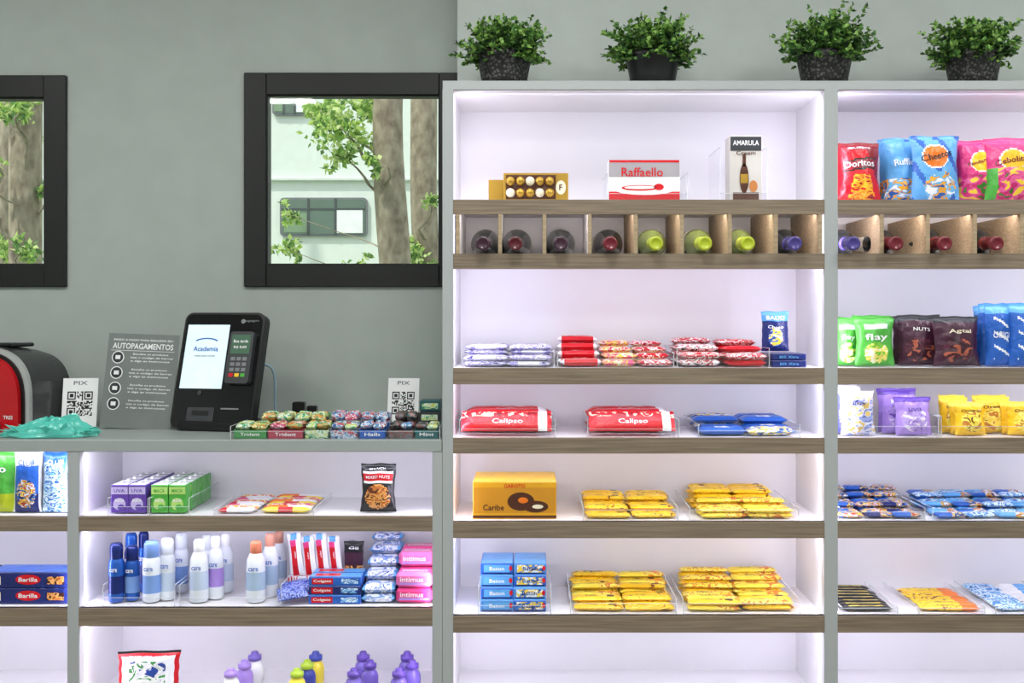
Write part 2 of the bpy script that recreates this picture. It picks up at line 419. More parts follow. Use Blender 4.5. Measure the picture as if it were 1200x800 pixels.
def area(name, loc, sx, sy, W, col, direction):
    l = bpy.data.lights.new(name, 'AREA'); l.shape = 'RECTANGLE'; l.size = sx; l.size_y = sy; l.energy = W; l.color = col
    o = bpy.data.objects.new(name, l); o.location = loc
    o.rotation_euler = Vector(direction).to_track_quat('-Z', 'Y').to_euler(); sc.collection.objects.link(o)
LED = (.84, .83, 1.0)
LV = (.86, .80, 1.0)
LK = .70
tops = [ZT0 - .002] + [a - .018 for a, c in SH[:-1]]
bots = [a for a, c in SH]
for x0, x1 in BX:
    cx = (x0 + x1) / 2
    for i, (t, bt) in enumerate(zip(tops, bots)):
        h = t - bt
        k = (.78, 2.2, 1, 1.05, 1, 1, 1)[i]
        area('led_strip', (cx, .022, t - .006), x1 - x0 - .02, .01, LK * k * (.35 + 3.4 * h), LED if i != 1 else (1, .90, .86), (0, .6, -.8))
    for sx, xx in ((1, x0 + .006), (-1, x1 - .006)):
        area('led_strip_vertical', (xx, .02, 1.25), .01, 1.42, LK * 2.2, LV, (sx * .75, .66, 0))
for x0, x1 in LX:
    cx = (x0 + x1) / 2
    for t, bt in ((1.13, .978), (.96, .764), (.746, .53)):
        area('led_strip', (cx, .022, t - .006), x1 - x0 - .02, .01, LK * (.35 + 3.4 * (t - bt)), LED, (0, .6, -.8))
    for sx, xx in ((1, x0 + .006), (-1, x1 - .006)):
        area('led_strip_vertical', (xx, .02, .84), .01, .56, LK * .8, LV, (sx * .75, .66, 0))
for x in (-1.6, 0, 1.5):
    for y in (-1.0, -3.0):
        bb = B('ceiling_lamp_panel'); bb.bx(x - .31, x + .31, y - .31, y + .31, 2.77, 2.8, WHITE, .003); bb.build()
        area('ceiling_lamp', (x, y, 2.765), .56, .56, 18.5, (.98, 1, .96), (0, 0, -1))

# ------------------------------------------------------------ helper product pieces
def solid(m): return lambda u, v: m
def tray(x0, x1, y0, y1, z, hf=.03, hs=.03):
    t = B('acrylic_tray'); k = .002; z = z + .0004
    for xx in (x0, x1 - k):
        t.bx(xx, xx + k, y0, y1, z, z + hs, ACR); t.bx(xx, xx + k, y0, y1, z + hs, z + hs + .001, ACE); t.bx(xx, xx + k, y0 - .0008, y0, z, z + hs, ACE)
    t.bx(x0 + k, x1 - k, y0, y0 + k, z, z + hf, ACR); t.bx(x0 + k, x1 - k, y0, y0 + k, z + hf, z + hf + .001, ACE)
    t.build()
def pile(bb, px0, px1, z, cols, rows, layers, Th, fns, y0=.025, y1=.24, labels=(), jit=3.5, W=None, tilt=0, rowlayers=None):
    xa, xb = X(px0, y0), X(px1, y0); L = (xb - xa) / cols; dW = (y1 - y0) / rows; W = W or dW * .96
    for r in range(rows):
        nl = rowlayers[r] if rowlayers else layers
        for c in range(cols):
            for l in range(nl):
                fn = fns[(c + r * 2 + l) % len(fns)] if isinstance(fns, list) else fns
                M = T((xa + L * (c + .5) + U(-.004, .004), y0 + dW * (r + .5) + U(-.003, .003), z + .003 + l * Th * .93)) @ R(U(-jit, jit), 'Z') @ R(tilt + U(-3, 3), 'X')
                bb.flow(M, L * .98, W, Th, fn, labels, seed=r * 7 + c * 3 + l)
def stand(bb, px0, px1, pyt, z, y, t, fn, labels=(), lean=6, seed=0, yaw=0, fill=1):
    xc = X((px0 + px1) / 2, y); w = (px1 - px0) * S(y); h = (Z(pyt, y) - z)
    for i in range(fill - 1, -1, -1):
        M = T((xc + (U(-.006, .006) if i else 0), y + t * .5 + i * t * .8, z + .003)) @ R(yaw + (U(-6, 6) if i else 0), 'Z') @ R(-lean, 'X')
        bb.bag(M, w, h * (1 if i == 0 else U(.96, 1.04)), t, fn, labels if i == 0 else (), seed + i * 1.3)

# ------------------------------------------------------------ potted plants
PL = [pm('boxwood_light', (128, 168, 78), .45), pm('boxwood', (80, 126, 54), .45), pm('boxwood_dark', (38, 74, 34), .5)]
TWIG = pm('twig', (80, 84, 45), .8)
def potmat():
    m, nt, p, o = newmat('woven_pot'); p.inputs['Roughness'].default_value = .5
    tc = nt.nodes.new('ShaderNodeTexCoord'); v = nt.nodes.new('ShaderNodeTexVoronoi'); v.inputs['Scale'].default_value = 130
    r = nt.nodes.new('ShaderNodeValToRGB'); r.color_ramp.elements[0].position = .2; r.color_ramp.elements[1].position = .5
    r.color_ramp.elements[0].color = lin((86, 84, 80)); r.color_ramp.elements[1].color = lin((16, 16, 16))
    bp = nt.nodes.new('ShaderNodeBump'); bp.inputs['Strength'].default_value = .6; bp.inputs['Distance'].default_value = .002
    nt.links.new(tc.outputs['Object'], v.inputs['Vector']); nt.links.new(v.outputs['Distance'], r.inputs['Fac'])
    nt.links.new(r.outputs['Color'], p.inputs['Base Color']); nt.links.new(v.outputs['Distance'], bp.inputs['Height']); nt.links.new(bp.outputs['Normal'], p.inputs['Normal'])
    return m
POT = potmat(); SOIL = pm('soil', (45, 35, 26), .9)
for k, (px, topy) in enumerate(((591, 22), (765, 16), (966, 14), (1140, 20))):
    y = .03; bb = B('potted_plant'); x = X(px, y + .06); zz = ZT1 + .001; s_ = S(y + .06)
    rt, rb, h = 32 * s_, 26 * s_, 40 * s_
    mt = BLACK if k == 1 else POT
    bb.lathe([(rb * .9, 0), (rb, .003), (rb * 1.05, h * .3), (rt * .97, h * .8), (rt * 1.02, h * .86), (rt * 1.02, h), (rt * .93, h), (rt * .9, h - .012)], mt, T((x, y + .06, zz)), 28)
    bb.lathe([(rt * .9, 0), (.001, .004)], SOIL, T((x, y + .06, zz + h - .014)), 20)
    c = Vector((x, y + .06, zz + h - .008))
    hh = (Z(topy, y + .06) - c.z) * .95
    for t in range(250):
        a = U(0, 2 * math.pi); el = math.radians(random.choice([U(-12, 20), U(8, 50), U(30, 90)]))
        d = Vector((math.cos(a) * math.cos(el), math.sin(a) * math.cos(el), math.sin(el)))
        if d.y > .6: d.y *= .6
        base = c + Vector((U(-1, 1) * rt * .5, U(-1, 1) * rt * .5, 0))
        clump = 1 + .35 * noise.noise(Vector((a * 1.6 + k * 5, el * 3, k * 9)))
        L = U(.6, 1.0) * (hh * .85 * max(0, math.sin(el)) + .084 * math.cos(el)) * clump
        tip = base + d * L + Vector((0, 0, -.006 * math.cos(el)))
        sd = d.orthogonal().normalized() * .0008
        bb.add([base - sd, base + sd, tip + sd * .5, tip - sd * .5], [(0, 1, 2, 3)], TWIG)
        for i in range(8):
            tt = .35 + .65 * i / 7; p = base.lerp(tip, tt)
            for q in range(3):
                dd = d * .5 + rv()
                if dd.z < -.3: dd.z = -.1
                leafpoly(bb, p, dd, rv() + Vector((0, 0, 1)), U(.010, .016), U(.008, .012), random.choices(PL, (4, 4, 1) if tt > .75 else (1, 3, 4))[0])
    bb.build()

# ------------------------------------------------------------ bay 1 top
bb = B('chocolate_gift_box')
y = .07
bb.carton(X(600, y + .06), y + .05, ZA, .115, .03, .062, GOLD)
FM, TM = bb.carton(X(628, y), y, ZA, 76 * S(y), .035, .072, GOLD)
w = 76 * S(y); bb.quad(FM, -.012, .038, w - .036, .058, BROWN, .0002)
for i in range(5):
    for j in range(2):
        bb.sphere((X(628, y) - w / 2 + .017 + i * .0235, y - .002, ZA + .024 + j * .028), .0112, GOLD if (i + j) % 3 else CREAM, 8)
bb.oval(FM, w / 2 - .018, .037, .012, .017, CREAM, .0006); bb.text(FM, w / 2 - .018, .037, 'F', .008, .014, BROWN, .001)
bb.build()
bb = B('praline_box'); FM, TM = bb.carton(X(755, y), y, ZA, 84 * S(y), .05, 50 * S(y), WHITE)
w = 84 * S(y)
bb.quad(FM, 0, .080, w - .002, .034, pm('print_grey', (165, 160, 165)), .0002)
bb.quad(FM, 0, .014, w - .002, .026, RED, .0003)
bb.oval(FM, 0, .036, w * .46, .017, WHITE, .0005); bb.oval(FM, -.01, .036, w * .26, .007, RED, .0007); bb.oval(FM, -.01, .037, w * .22, .004, WHITE, .0008); bb.oval(FM, .035, .038, .012, .008, RED, .0008)
bb.text(FM, -.005, .074, 'Raffaello', .1, .022, RED, .001); bb.quad(FM, 0, .1, w - .004, .006, RED, .0004)
bb.build()
tray(X(711, .06), X(806, .06), .055, .2, ZA, .02, .07)
bb = B('liqueur_gift_box'); FM, TM = bb.carton(X(874, y), y, ZA, 38 * S(y), .06, 79 * S(y), pm('box_taupe', (200, 195, 188)))
h = 79 * S(y); w = 38 * S(y)
bb.quad(FM, 0, h - .02, w - .004, .034, DGREY, .0002); bb.text(FM, 0, h - .018, 'AMARULA', w * .8, .012, WHITE, .0008)
bb.oval(FM, -.004, h * .36, .011, .036, BROWN, .0004); bb.quad(FM, -.004, h * .36 + .044, .008, .03, BROWN, .0004); bb.quad(FM, -.004, h * .36, .018, .022, GOLD, .0006); bb.quad(FM, 0, .016, w * .8, .018, BROWN, .0004)
bb.oval(FM, .018, .04, .010, .014, pm('amber', (190, 120, 60)), .0007); bb.text(FM, 0, h * .74, 'Cream', w * .6, .009, BROWN, .0008)
bb.build()
tray(X(843, .05), X(899, .05), .05, .2, ZA, .02, .13)

# ------------------------------------------------------------ wine bottles
DG = pm('bottle_glass_dark', (16, 20, 20), .08); LG = pm('bottle_glass_green', (96, 108, 56), .1)
def capm(n, c): return pm(n, c, .25)
cR = capm('capsule_wine', (112, 26, 40)); cP = capm('capsule_plum', (62, 32, 50)); cV = capm('capsule_violet', (72, 62, 135)); cD = capm('capsule_maroon', (84, 20, 32))
caps = [(566, cP), (604, cD), (657, cP), (715, cR), (768, LIME), (825, LIME), (875, LIME), (930, cV),
        (998, cV), (1048, cR), (1105, cR), (1165, cR), (1222, cD), (1276, cP), (1330, LIME)]
LABEL = pm('wine_label', (225, 220, 205), .6)
for px, cm in caps:
    bb = B('wine_bottle'); gl = LG if cm is LIME else DG
    x = X(px, -.02) ; x2 = x + .006
    r = .036
    rc = .0165
    prof = [(.001, .004), (r * .7, .0), (r, .006), (r, .05), (r, .15), (r, .175), (r * .9, .195), (r * .62, .215), (.0165, .228), (.0155, .245), (.0150, .28), (rc, .282), (rc, .296), (rc * .9, .299), (rc * .66, .2995), (rc * .62, .2985), (.001, .2983)]
    mats = [gl, gl, gl, LABEL, gl, gl, gl, gl, cm, cm, cm, cm, cm, cm, cm, cm]
    a = Vector((x2, .262, ZB + r + .001)); t = Vector((x, -.034, ZB + .0215))
    q = (t - a).to_track_quat('Z', 'X').to_matrix().to_4x4()
    bb.lathe(prof, mats, T(a) @ q, 28)
    bb.build()

# ------------------------------------------------------------ bay 1 row C
WP = busy('wrap_lilac_white', [(60, 50, 130), (225, 225, 240), (150, 140, 205), (235, 235, 245)], 60)
RWp = busy('wrap_red_white', [(160, 10, 25), (205, 25, 40), (240, 235, 235), (190, 15, 30)], 55)
PW = busy('wrap_pink_yellow', [(205, 30, 60), (245, 230, 225), (235, 190, 60), (225, 90, 140)], 55)
BWp = busy('wrap_white_brown', [(60, 35, 40), (235, 230, 230), (170, 30, 45), (240, 238, 240)], 55)
BBY = busy('wrap_blue_multi', [(30, 40, 110), (60, 120, 200), (235, 200, 60), (225, 240, 250)], 55)
bb = B('candy_bar_pile'); pile(bb, 543, 648, ZC, 2, 3, 4, .013, [solid(WP), lambda u, v: FWHITE if abs(u) < .5 else WP], labels=[('Trento', 0, 0, .3, .25, DBLUE)], rowlayers=[2, 4, 4]); bb.build()
tray(X(541, .01), X(650, .01), .012, .25, ZC, .02, .035)
bb = B('chocolate_bar_pile')
pile(bb, 655, 705, ZC, 1, 5, 2, .018, lambda u, v: RED if abs(u) < .8 else FWHITE, labels=[('KitKat', 0, 0, .32, .3, WHITE)], rowlayers=[1, 2, 3, 4, 4])
pile(bb, 707, 788, ZC, 2, 4, 2, .015, [solid(PW), solid(RWp), lambda u, v: LYEL if abs(u) < .4 else PW], y0=.02, rowlayers=[1, 2, 3, 4]); bb.build()
tray(X(653, .01), X(790, .01), .010, .25, ZC, .02, .035)
bb = B('wafer_bar_pile')
pile(bb, 796, 846, ZC, 1, 4, 2, .017, [solid(BWp), solid(RWp)], rowlayers=[2, 3, 3, 4], labels=[('Tortuguita', 0, 0, .35, .25, RED)])
pile(bb, 850, 898, ZC, 1, 4, 3, .016, [solid(RED), solid(RWp)], rowlayers=[2, 3, 4, 4], labels=[('Snick', 0, 0, .3, .3, WHITE)]); bb.build()
tray(X(793, .01), X(902, .01), .010, .25, ZC, .03, .045)
bb = B('cookie_box_stack')
for i in range(2):
    FM, TM = bb.carton(X(925, .03), .03 + i * .003, ZC + i * .016 + .001, 40 * S(.03), .14, .015, DBLUE); bb.text(FM, 0, .0075, 'BIS Xtra', .045, .006, LBLUE)
bb.build()
bb = B('cookie_pouch')
stand(bb, 893, 926, 366, ZC + .033, .09, .02, lambda u, v: LBLUE if v > .75 else (BBY if (u * u * 2 + (v - .35) ** 2 * 12) < .6 else DBLUE), [('BAUD', 0, .83, .7, .1, WHITE, 0), ('Choco', 0, .6, .6, .08, WHITE, 0)], 3, 4); bb.build()

# ------------------------------------------------------------ bay 1 row D
CALB = busy('wrap_calipso', [(120, 20, 25), (200, 16, 34), (205, 20, 36), (235, 215, 190)], 50)
def calf(u, v):
    if u > .72 and u < .88: return FWHITE
    if v > .25: return CALB
    return RED
for a, c in ((540, 647), (690, 792)):
    bb = B('biscuit_pack_stack')
    y = .03; w = (c - a) * S(y)
    for (yy, zz) in ((.125, 0), (.125, .027), (.195, 0), (.195, .027)):
        bb.flow(T((X((a + c) / 2, y), yy, ZD + .003 + zz)) @ R(U(-2, 2), 'Z'), w, .062, .028, calf, [('Calipso', 0, 0, .25, .25, WHITE)], seed=yy)
    M = T((X((a + c) / 2, y), .032, ZD + .006)) @ R(48, 'X') @ T((0, .03, 0))
    bb.flow(M, w * .99, .060, .020, calf, [('Calipso', .02, -.30, .34, .30, WHITE), ('cobertura', -.6, .3, .12, .08, CREAM)], seed=a)
    bb.build(); tray(X(a - 2, .01), X(c + 4, .01), .004, .25, ZD, .02, .04)
bb = B('biscuit_pack_stack'); pile(bb, 820, 935, ZD, 2, 4, 2, .018, [lambda u, v: FWHITE if abs(u) < .3 and abs(v) < .5 else BLUE, solid(BBY), solid(BLUE)], labels=[('Negresco', 0, 0, .16, .22, DBLUE)], rowlayers=[1, 1, 2, 2]); bb.build()
tray(X(818, .01), X(938, .01), .010, .25, ZD, .015, .03)

# ------------------------------------------------------------ bay 1 row E
y = .03
bb = B('chocolate_carton'); w = 98 * S(y); FM, TM = bb.carton(X(603, y), y, ZE, w, .16, 44 * S(y), pm('carton_gold', (226, 165, 32), .35), top=YEL)
bb.quad(FM, 0, .045, w * .98, .06, pm('carton_ochre', (205, 140, 30)), .0002)
bb.oval(FM, .015, .042, .032, .022, BROWN, .0005); bb.oval(FM, .05, .03, .03, .014, BROWN, .0006); bb.oval(FM, .02, .045, .012, .007, ORANGE, .0008); bb.oval(FM, .055, .03, .013, .005, CREAM, .0008)
bb.text(FM, -.05, .028, 'Caribe', .05, .014, BROWN, .001); bb.text(FM, 0, .079, 'GAROTO', .05, .009, RED, .001); bb.quad(FM, 0, .006, w, .006, BROWN, .0004)
bb.build()
YB = busy('wrap_yellow_brown', [(120, 60, 20), (245, 195, 30), (250, 215, 60), (245, 190, 30)], 60)
YC = busy('wrap_light_yellow', [(230, 150, 30), (250, 220, 70), (250, 232, 110), (210, 120, 30)], 60)
def ycol(u, v): return BROWN if (u - .55) ** 2 * 9 + v * v < .35 else (YB if u > .2 else YEL)
def lcol(u, v): return ORANGE if (u - .6) ** 2 * 9 + v * v < .3 else (YC if u > .1 else LYEL)
bb = B('chocolate_bar_pile'); pile(bb, 687, 792, ZE, 2, 6, 2, .012, [ycol, solid(YB)], labels=[('Bombom', -.25, 0, .22, .25, BROWN)], rowlayers=[1, 2, 2, 3, 3, 3]); bb.build()
bb = B('chocolate_bar_pile'); pile(bb, 820, 930, ZE, 2, 3, 2, .012, [lcol, solid(YC)], y1=.13, labels=[('Bombom', -.25, 0, .22, .25, BROWN)], rowlayers=[2, 2, 3])
pile(bb, 811, 906, ZE, 2, 3, 3, .013, [ycol, solid(YB)], y0=.14, y1=.25, labels=[('Bombom', -.25, 0, .22, .25, BROWN)], rowlayers=[4, 4, 4]); bb.build()
tray(X(683, .01), X(795, .01), .008, .25, ZE, .025, .03); tray(X(808, .01), X(936, .01), .008, .26, ZE, .025, .03)

# ------------------------------------------------------------ bay 1 row F
bb = B('chocolate_box_stack')
for c in range(2):
    for l in range(4):
        w = 39 * S(.03)
        FM, TM = bb.carton(X(582 + c * 39, .03) + U(-.001, .001), .03 + l * .012, ZF + .001 + l * .0265, w - .001, .12, .026, BLUE if (l + c) % 2 else pm('box_sky', (80, 140, 205)), top=LBLUE)
        bb.quad(FM, 0, .014, w * .8, .018, C2_ if False else (BBY if c else LBLUE), .0003); bb.text(FM, 0, .014, 'Baton', w * .45, .009, WHITE if c == 0 else DBLUE, .0008); bb.quad(FM, 0, .003, w * .9, .003, DBLUE, .0003); bb.oval(FM, w * .42, .015, .004, .006, RED, .0005)
bb.build()
bb = B('chocolate_bar_pile'); pile(bb, 672, 790, ZF, 2, 6, 3, .0125, [ycol, solid(YB), lcol], labels=[('Bombom', -.25, 0, .22, .25, BROWN)], rowlayers=[1, 2, 2, 3, 3, 4]); bb.build()
bb = B('chocolate_bar_pile'); pile(bb, 808, 933, ZF, 2, 6, 3, .0125, [lcol, ycol, solid(YC)], labels=[('Bombom', -.25, 0, .22, .25, BROWN)], rowlayers=[2, 2, 2, 3, 4, 5]); bb.build()
tray(X(560, .01), X(646, .01), .008, .2, ZF, .02, .06); tray(X(668, .01), X(793, .01), .008, .26, ZF, .025, .035); tray(X(800, .01), X(938, .01), .008, .26, ZF, .025, .035)

# ------------------------------------------------------------ bay 2 chips
NACH = busy('print_nacho', [(150, 20, 20), (230, 130, 30), (245, 180, 50), (200, 20, 30)], 40)
def dorf(u, v):
    if v > .84: return DRED
    q = abs(v - (.60 + u * .05))
    if q < .10 and abs(u) < .82: return FBLACK if q > .07 else DRED
    if v < .42 and abs(u - .1) < .6 - v * .5: return NACH
    return RED if u + v < 1.2 else DRED
bb = B('tortilla_chip_bag'); stand(bb, 982, 1036, 166, ZA, .03, .05, dorf, [('Doritos', 0, .61, .72, .11, WHITE, 4), ('QUEIJO', 0, .88, .5, .04, WHITE, 0)], 5, 1, fill=3); bb.build()
CHB = busy('print_cheese', [(35, 90, 175), (245, 170, 40), (110, 180, 230), (240, 240, 245)], 35)
def chf(u, v):
    e = (u * 1.1 + .1) ** 2 + ((v - .66) * 3.4) ** 2
    if e < .42: return FWHITE if e > .34 else ORANGE
    if v < .42 and (u - .1) ** 2 + ((v - .2) * 3) ** 2 < .45: return CHB
    return LBLUE if (u * 1.5 + v * 2.4) % 1.3 < .95 else BLUE
bb = B('cheese_snack_bag'); stand(bb, 1040, 1086, 160, ZA, .07, .05, lambda u, v: LBLUE if v > .35 else CHB, [('Ruffles', 0, .6, .6, .1, WHITE, 5)], 5, 3, fill=2)
stand(bb, 1072, 1130, 158, ZA, .03, .05, chf, [('Cheetos', -.05, .67, .68, .1, BLACK, 12)], 4, 5, fill=2); bb.build()
SN = busy('snack_pink_green', [(60, 120, 40), (200, 40, 110), (225, 90, 150), (240, 200, 60)], 25)
def pkf(u, v):
    e = (u * 1.1) ** 2 + ((v - .62) * 3.4) ** 2
    if e < .35: return YEL if e < .27 else FWHITE
    return SN if v < .42 else PINK
bb = B('corn_snack_bag'); stand(bb, 1127, 1178, 163, ZA, .05, .05, pkf, [('Fandangos', 0, .62, .66, .08, DRED, 10)], 5, 7, fill=2)
stand(bb, 1160, 1222, 160, ZA, .02, .05, lambda u, v: pkf(u, v) if v > .5 else (SN if abs(u) < .6 else GREEN), [('Cebolitos', 0, .62, .7, .09, DRED, 10)], 5, 9, yaw=-8, fill=2); bb.build()
FLP = busy('print_popcorn', [(40, 130, 50), (120, 195, 60), (250, 230, 120), (245, 245, 220)], 40)
def flf(u, v):
    if v > .74: return FWHITE if abs(u) < .6 and v < .86 else GREEN
    if ((u) ** 2 + ((v - .26) * 3) ** 2) < .4: return FLP
    return GREEN
bb = B('popcorn_bag'); stand(bb, 978, 1012, 374, ZC, .05, .04, flf, [('flay', 0, .57, .5, .14, WHITE, 0)], 4, 2, fill=2); stand(bb, 1005, 1052, 373, ZC, .02, .045, flf, [('flay', 0, .57, .62, .17, WHITE, 0)], 4, 6, fill=2); bb.build()
DKB = busy('snack_dark', [(40, 20, 30), (90, 40, 60), (60, 28, 40), (170, 90, 70)], 30)
def dkf(u, v):
    if v > .88: return DGREY
    if (u + .1) ** 2 + ((v - .3) * 3) ** 2 < .5: return DKB
    return PLUM
bb = B('nut_snack_bag'); stand(bb, 1056, 1108, 370, ZC, .06, .045, dkf, [('NUTS', 0, .7, .4, .07, WHITE, 0)], 6, 3, fill=2); stand(bb, 1097, 1155, 372, ZC, .02, .05, dkf, [('Agtal', 0, .68, .5, .1, CREAM, 0)], 5, 8, yaw=6, fill=2); bb.build()
def bdf(u, v): return FWHITE if (v * 7 + u) % 1.6 < .3 and abs(u) < .55 and .1 < v < .8 else (BLUE if v < .85 else LBLUE)
bb = B('rice_snack_bag'); stand(bb, 1158, 1192, 358, ZC, .03, .035, bdf, [('ORIGI', 0, .5, .6, .1, WHITE, 0)], 3, 2, fill=3); stand(bb, 1186, 1222, 357, ZC, .02, .035, bdf, [], 3, 6, fill=3); bb.build()
CKB = busy('print_cookie_blue', [(50, 60, 130), (150, 160, 215), (225, 225, 240), (220, 190, 110)], 45)
CKP = busy('print_cookie_lilac', [(110, 80, 175), (175, 145, 220), (190, 165, 228), (235, 225, 245)], 45)
CKY = busy('print_cookie_yellow', [(110, 60, 25), (245, 215, 70), (250, 230, 110), (200, 130, 50)], 45)
def cmf(base, acc, mid):
    return lambda u, v: (acc if v > .86 else (mid if (u * 1.05) ** 2 + ((v - .4) * 2.4) ** 2 < .6 else base))
bb = B('mini_cookie_bag'); stand(bb, 979, 1012, 455, ZD, .07, .03, cmf(pm('film_periwinkle', (120, 130, 200), wrap=True), FWHITE, CKB), [], 5, 1, fill=3); stand(bb, 988, 1029, 460, ZD, .02, .035, cmf(CKB, FWHITE, CKB), [('snow', 0, .7, .4, .07, DBLUE, 0)], 9, 2, fill=1); bb.build()
bb = B('mini_cookie_bag'); stand(bb, 1036, 1078, 457, ZD, .06, .035, cmf(LPURP, PURP, CKP), [('Milka', 0, .7, .6, .1, WHITE, 0)], 5, 4, fill=2); stand(bb, 1052, 1096, 467, ZD, .02, .035, cmf(LPURP, PURP, CKP), [('uva', 0, .65, .4, .1, PURP, 0)], 10, 5, fill=1); bb.build()
bb = B('peanut_candy_bag')
for i, (p, q) in enumerate(((1106, 1138), (1122, 1160), (1146, 1190), (1185, 1228))):
    stand(bb, p, q, 467 + i % 2 * 6, ZD, .07 - (i % 2) * .05, .035, cmf(YEL, LYEL, CKY), [('Ovomalt', 0, .72, .7, .09, BROWN, 0)], 6 + i % 2 * 4, i, yaw=U(-6, 6), fill=2)
bb.build()
tray(X(977, .0) + .006, X(1100, .01), .008, .25, ZD, .025, .05); tray(X(1102, .01), X(1235, .01), .008, .25, ZD, .025, .05)
CL = busy('wrap_club', [(25, 35, 90), (60, 110, 180), (225, 190, 80), (170, 60, 40), (210, 225, 240)], 60)
bb = B('cereal_bar_pile'); pile(bb, 983, 1080, ZE, 3, 6, 3, .0125, [solid(CL), lambda u, v: DBLUE if u < 0 else CL, lambda u, v: BLUE if u < .2 else CL], labels=[('Club', -.4, 0, .22, .25, WHITE)], rowlayers=[1, 1, 2, 2, 3, 4], jit=7); bb.build()
C2 = busy('wrap_sky', [(40, 70, 150), (110, 175, 225), (220, 235, 245), (70, 130, 200)], 60)
bb = B('cereal_bar_pile'); pile(bb, 1098, 1240, ZE, 4, 6, 3, .0125, [lambda u, v: BLUE if u < 0 else CL, solid(C2), lambda u, v: LBLUE if u < .2 else CL], labels=[('Social', -.3, 0, .24, .25, WHITE)], rowlayers=[1, 1, 2, 2, 3, 3], jit=8); bb.build()
tray(X(984, .01), X(1084, .01), .008, .26, ZE, .02, .03); tray(X(1092, .01), X(1245, .01), .008, .26, ZE, .02, .03)
def blk(u, v): return LYEL if abs(v) < .35 and abs(u) < .7 else FBLACK
bb = B('gum_pack_row'); pile(bb, 988, 1048, ZF, 1, 8, 1, .010, blk, jit=2, labels=[('MENTOS', 0, 0, .3, .3, BLACK)]); bb.build()
bb = B('candy_stick_row'); pile(bb, 1080, 1150, ZF, 1, 7, 1, .011, lambda u, v: ORANGE if u > .4 else YB, y1=.21, jit=3, labels=[('Paçoca', -.1, 0, .3, .3, BROWN)]); bb.build()
bb = B('mint_pack_row'); pile(bb, 1170, 1250, ZF, 2, 7, 1, .012, [solid(C2), lambda u, v: LBLUE if u > 0 else FWHITE], y1=.25, jit=8); bb.build()
tray(X(986, .01), X(1052, .01), .008, .26, ZF, .014, .016); tray(X(1076, .01), X(1154, .01), .008, .26, ZF, .014, .016); tray(X(1166, .01), X(1255, .01), .008, .26, ZF, .014, .016)

# ------------------------------------------------------------ counter-top items
CT = 1.158
SCR = pm('screen_white', (205, 225, 235), .2, emit=.55); SCR2 = pm('terminal_screen', (70, 100, 80), .2, emit=.25)
KB = pm('kiosk_black', (12, 12, 14), .3)
bb = B('payment_kiosk')
y = .20; hk = .305; wk = .225
M0 = T((X(250, y), y, CT + .001)) @ R(-13, 'Z')
bb.box((0, .035, .012), (.17, .13, .024), KB, M0, .006)
bb.box((0, .03, .035), (.10, .07, .05), DGREY, M0, .008)
K = M0 @ T((0, -.02, .004)) @ R(-16, 'X') @ RX90 @ T((0, hk / 2, 0))
bb.extr(rrect(wk, hk, .022), .03, KB, K)
bb.extr(rrect(wk - .012, hk - .012, .018), .002, pm('kiosk_glass', (10, 10, 12), .12), K @ T((0, 0, .002)))
bb.quad(K, -.040, .035, .118, .168, SCR, .0032)
bb.text(K, -.040, .055, 'Academia', .07, .013, BLUE, .0042); bb.text(K, -.040, .036, 'toque para iniciar', .06, .006, GREY, .0042)
for i in range(6):
    a = math.pi * (.15 + .7 * i / 6); a2 = math.pi * (.15 + .7 * (i + 1) / 6)
    bb.add([(-.04 + .035 * math.cos(a), .072 + .012 * math.sin(a), .0042), (-.04 + .035 * math.cos(a2), .072 + .012 * math.sin(a2), .0042), (-.04 + .033 * math.cos(a2), .069 + .012 * math.sin(a2), .0042), (-.04 + .033 * math.cos(a), .069 + .012 * math.sin(a), .0042)], [(0, 1, 2, 3)], BLUE, K)
bb.oval(K, .055, .128, .006, .006, GREY, .0042); bb.text(K, .08, .128, 'pagseguro', .038, .006, GREY, .0042)
bb.extr(rrect(.066, .135, .008), .016, DGREY, K @ T((.064, .030, .0175)))
bb.quad(K, .064, .064, .052, .050, SCR2, .0182); bb.text(K, .064, .072, 'Boa tarde', .04, .008, WHITE, .019); bb.text(K, .064, .056, 'R$ 0,00', .035, .008, WHITE, .019)
for i in range(3):
    for j in range(4):
        bb.quad(K, .048 + i * .016, .026 - j * .014, .012, .009, (RED, YEL, GREEN)[i] if j == 3 else GREY, .0184)
bb.quad(K, -.03, -.115, .075, .035, DGREY, .0032); bb.quad(K, -.03, -.112, .045, .012, BLACK, .0042); bb.quad(K, .05, -.1, .05, .004, GREY, .0042)
bb.oval(K, -.04, -.06, .006, .006, DGREY, .0042)
bb.build()
bb = B('instruction_sign')
y = .23; w = 86 * S(y); h = 112 * S(y); SG = pm('sign_grey', (116, 121, 120), .4)
M = T((X(158, y), y, CT + .001)) @ R(-4, 'Z') @ R(-9, 'X') @ RX90 @ R(-2, 'Z')
bb.extr([(-w / 2, 0), (w / 2, 0), (w / 2, h), (-w / 2, h)], .003, SG, M, ACE)
bb.box((0, .002, -.02), (w, .003, .035), ACE, M)
bb.text(M, 0, h - .016, 'PASSO A PASSO PARA REALIZAR SEU', w * .84, .005, WHITE); bb.text(M, 0, h - .032, 'AUTOPAGAMENTOS', w * .86, .015, WHITE)
for i in range(4):
    yy = h - .062 - i * .040
    bb.oval(M, -w * .34, yy, .0165, .0165, WHITE, .0005); bb.oval(M, -w * .34, yy, .014, .014, DGREY, .0008); bb.quad(M, -w * .34, yy, .013, .010, WHITE, .001)
    for j, tx in enumerate(('Escolha os produtos', 'leia o codigo de barras', 'e siga as instrucoes')):
        bb.text(M, w * .12 + (0, .004, .0)[j], yy + .009 - j * .009, tx, w * (.5, .6, .55)[j], .0056, WHITE)
bb.quad(M, 0, h - .044, w * .9, .001, WHITE, .0006)
bb.build()
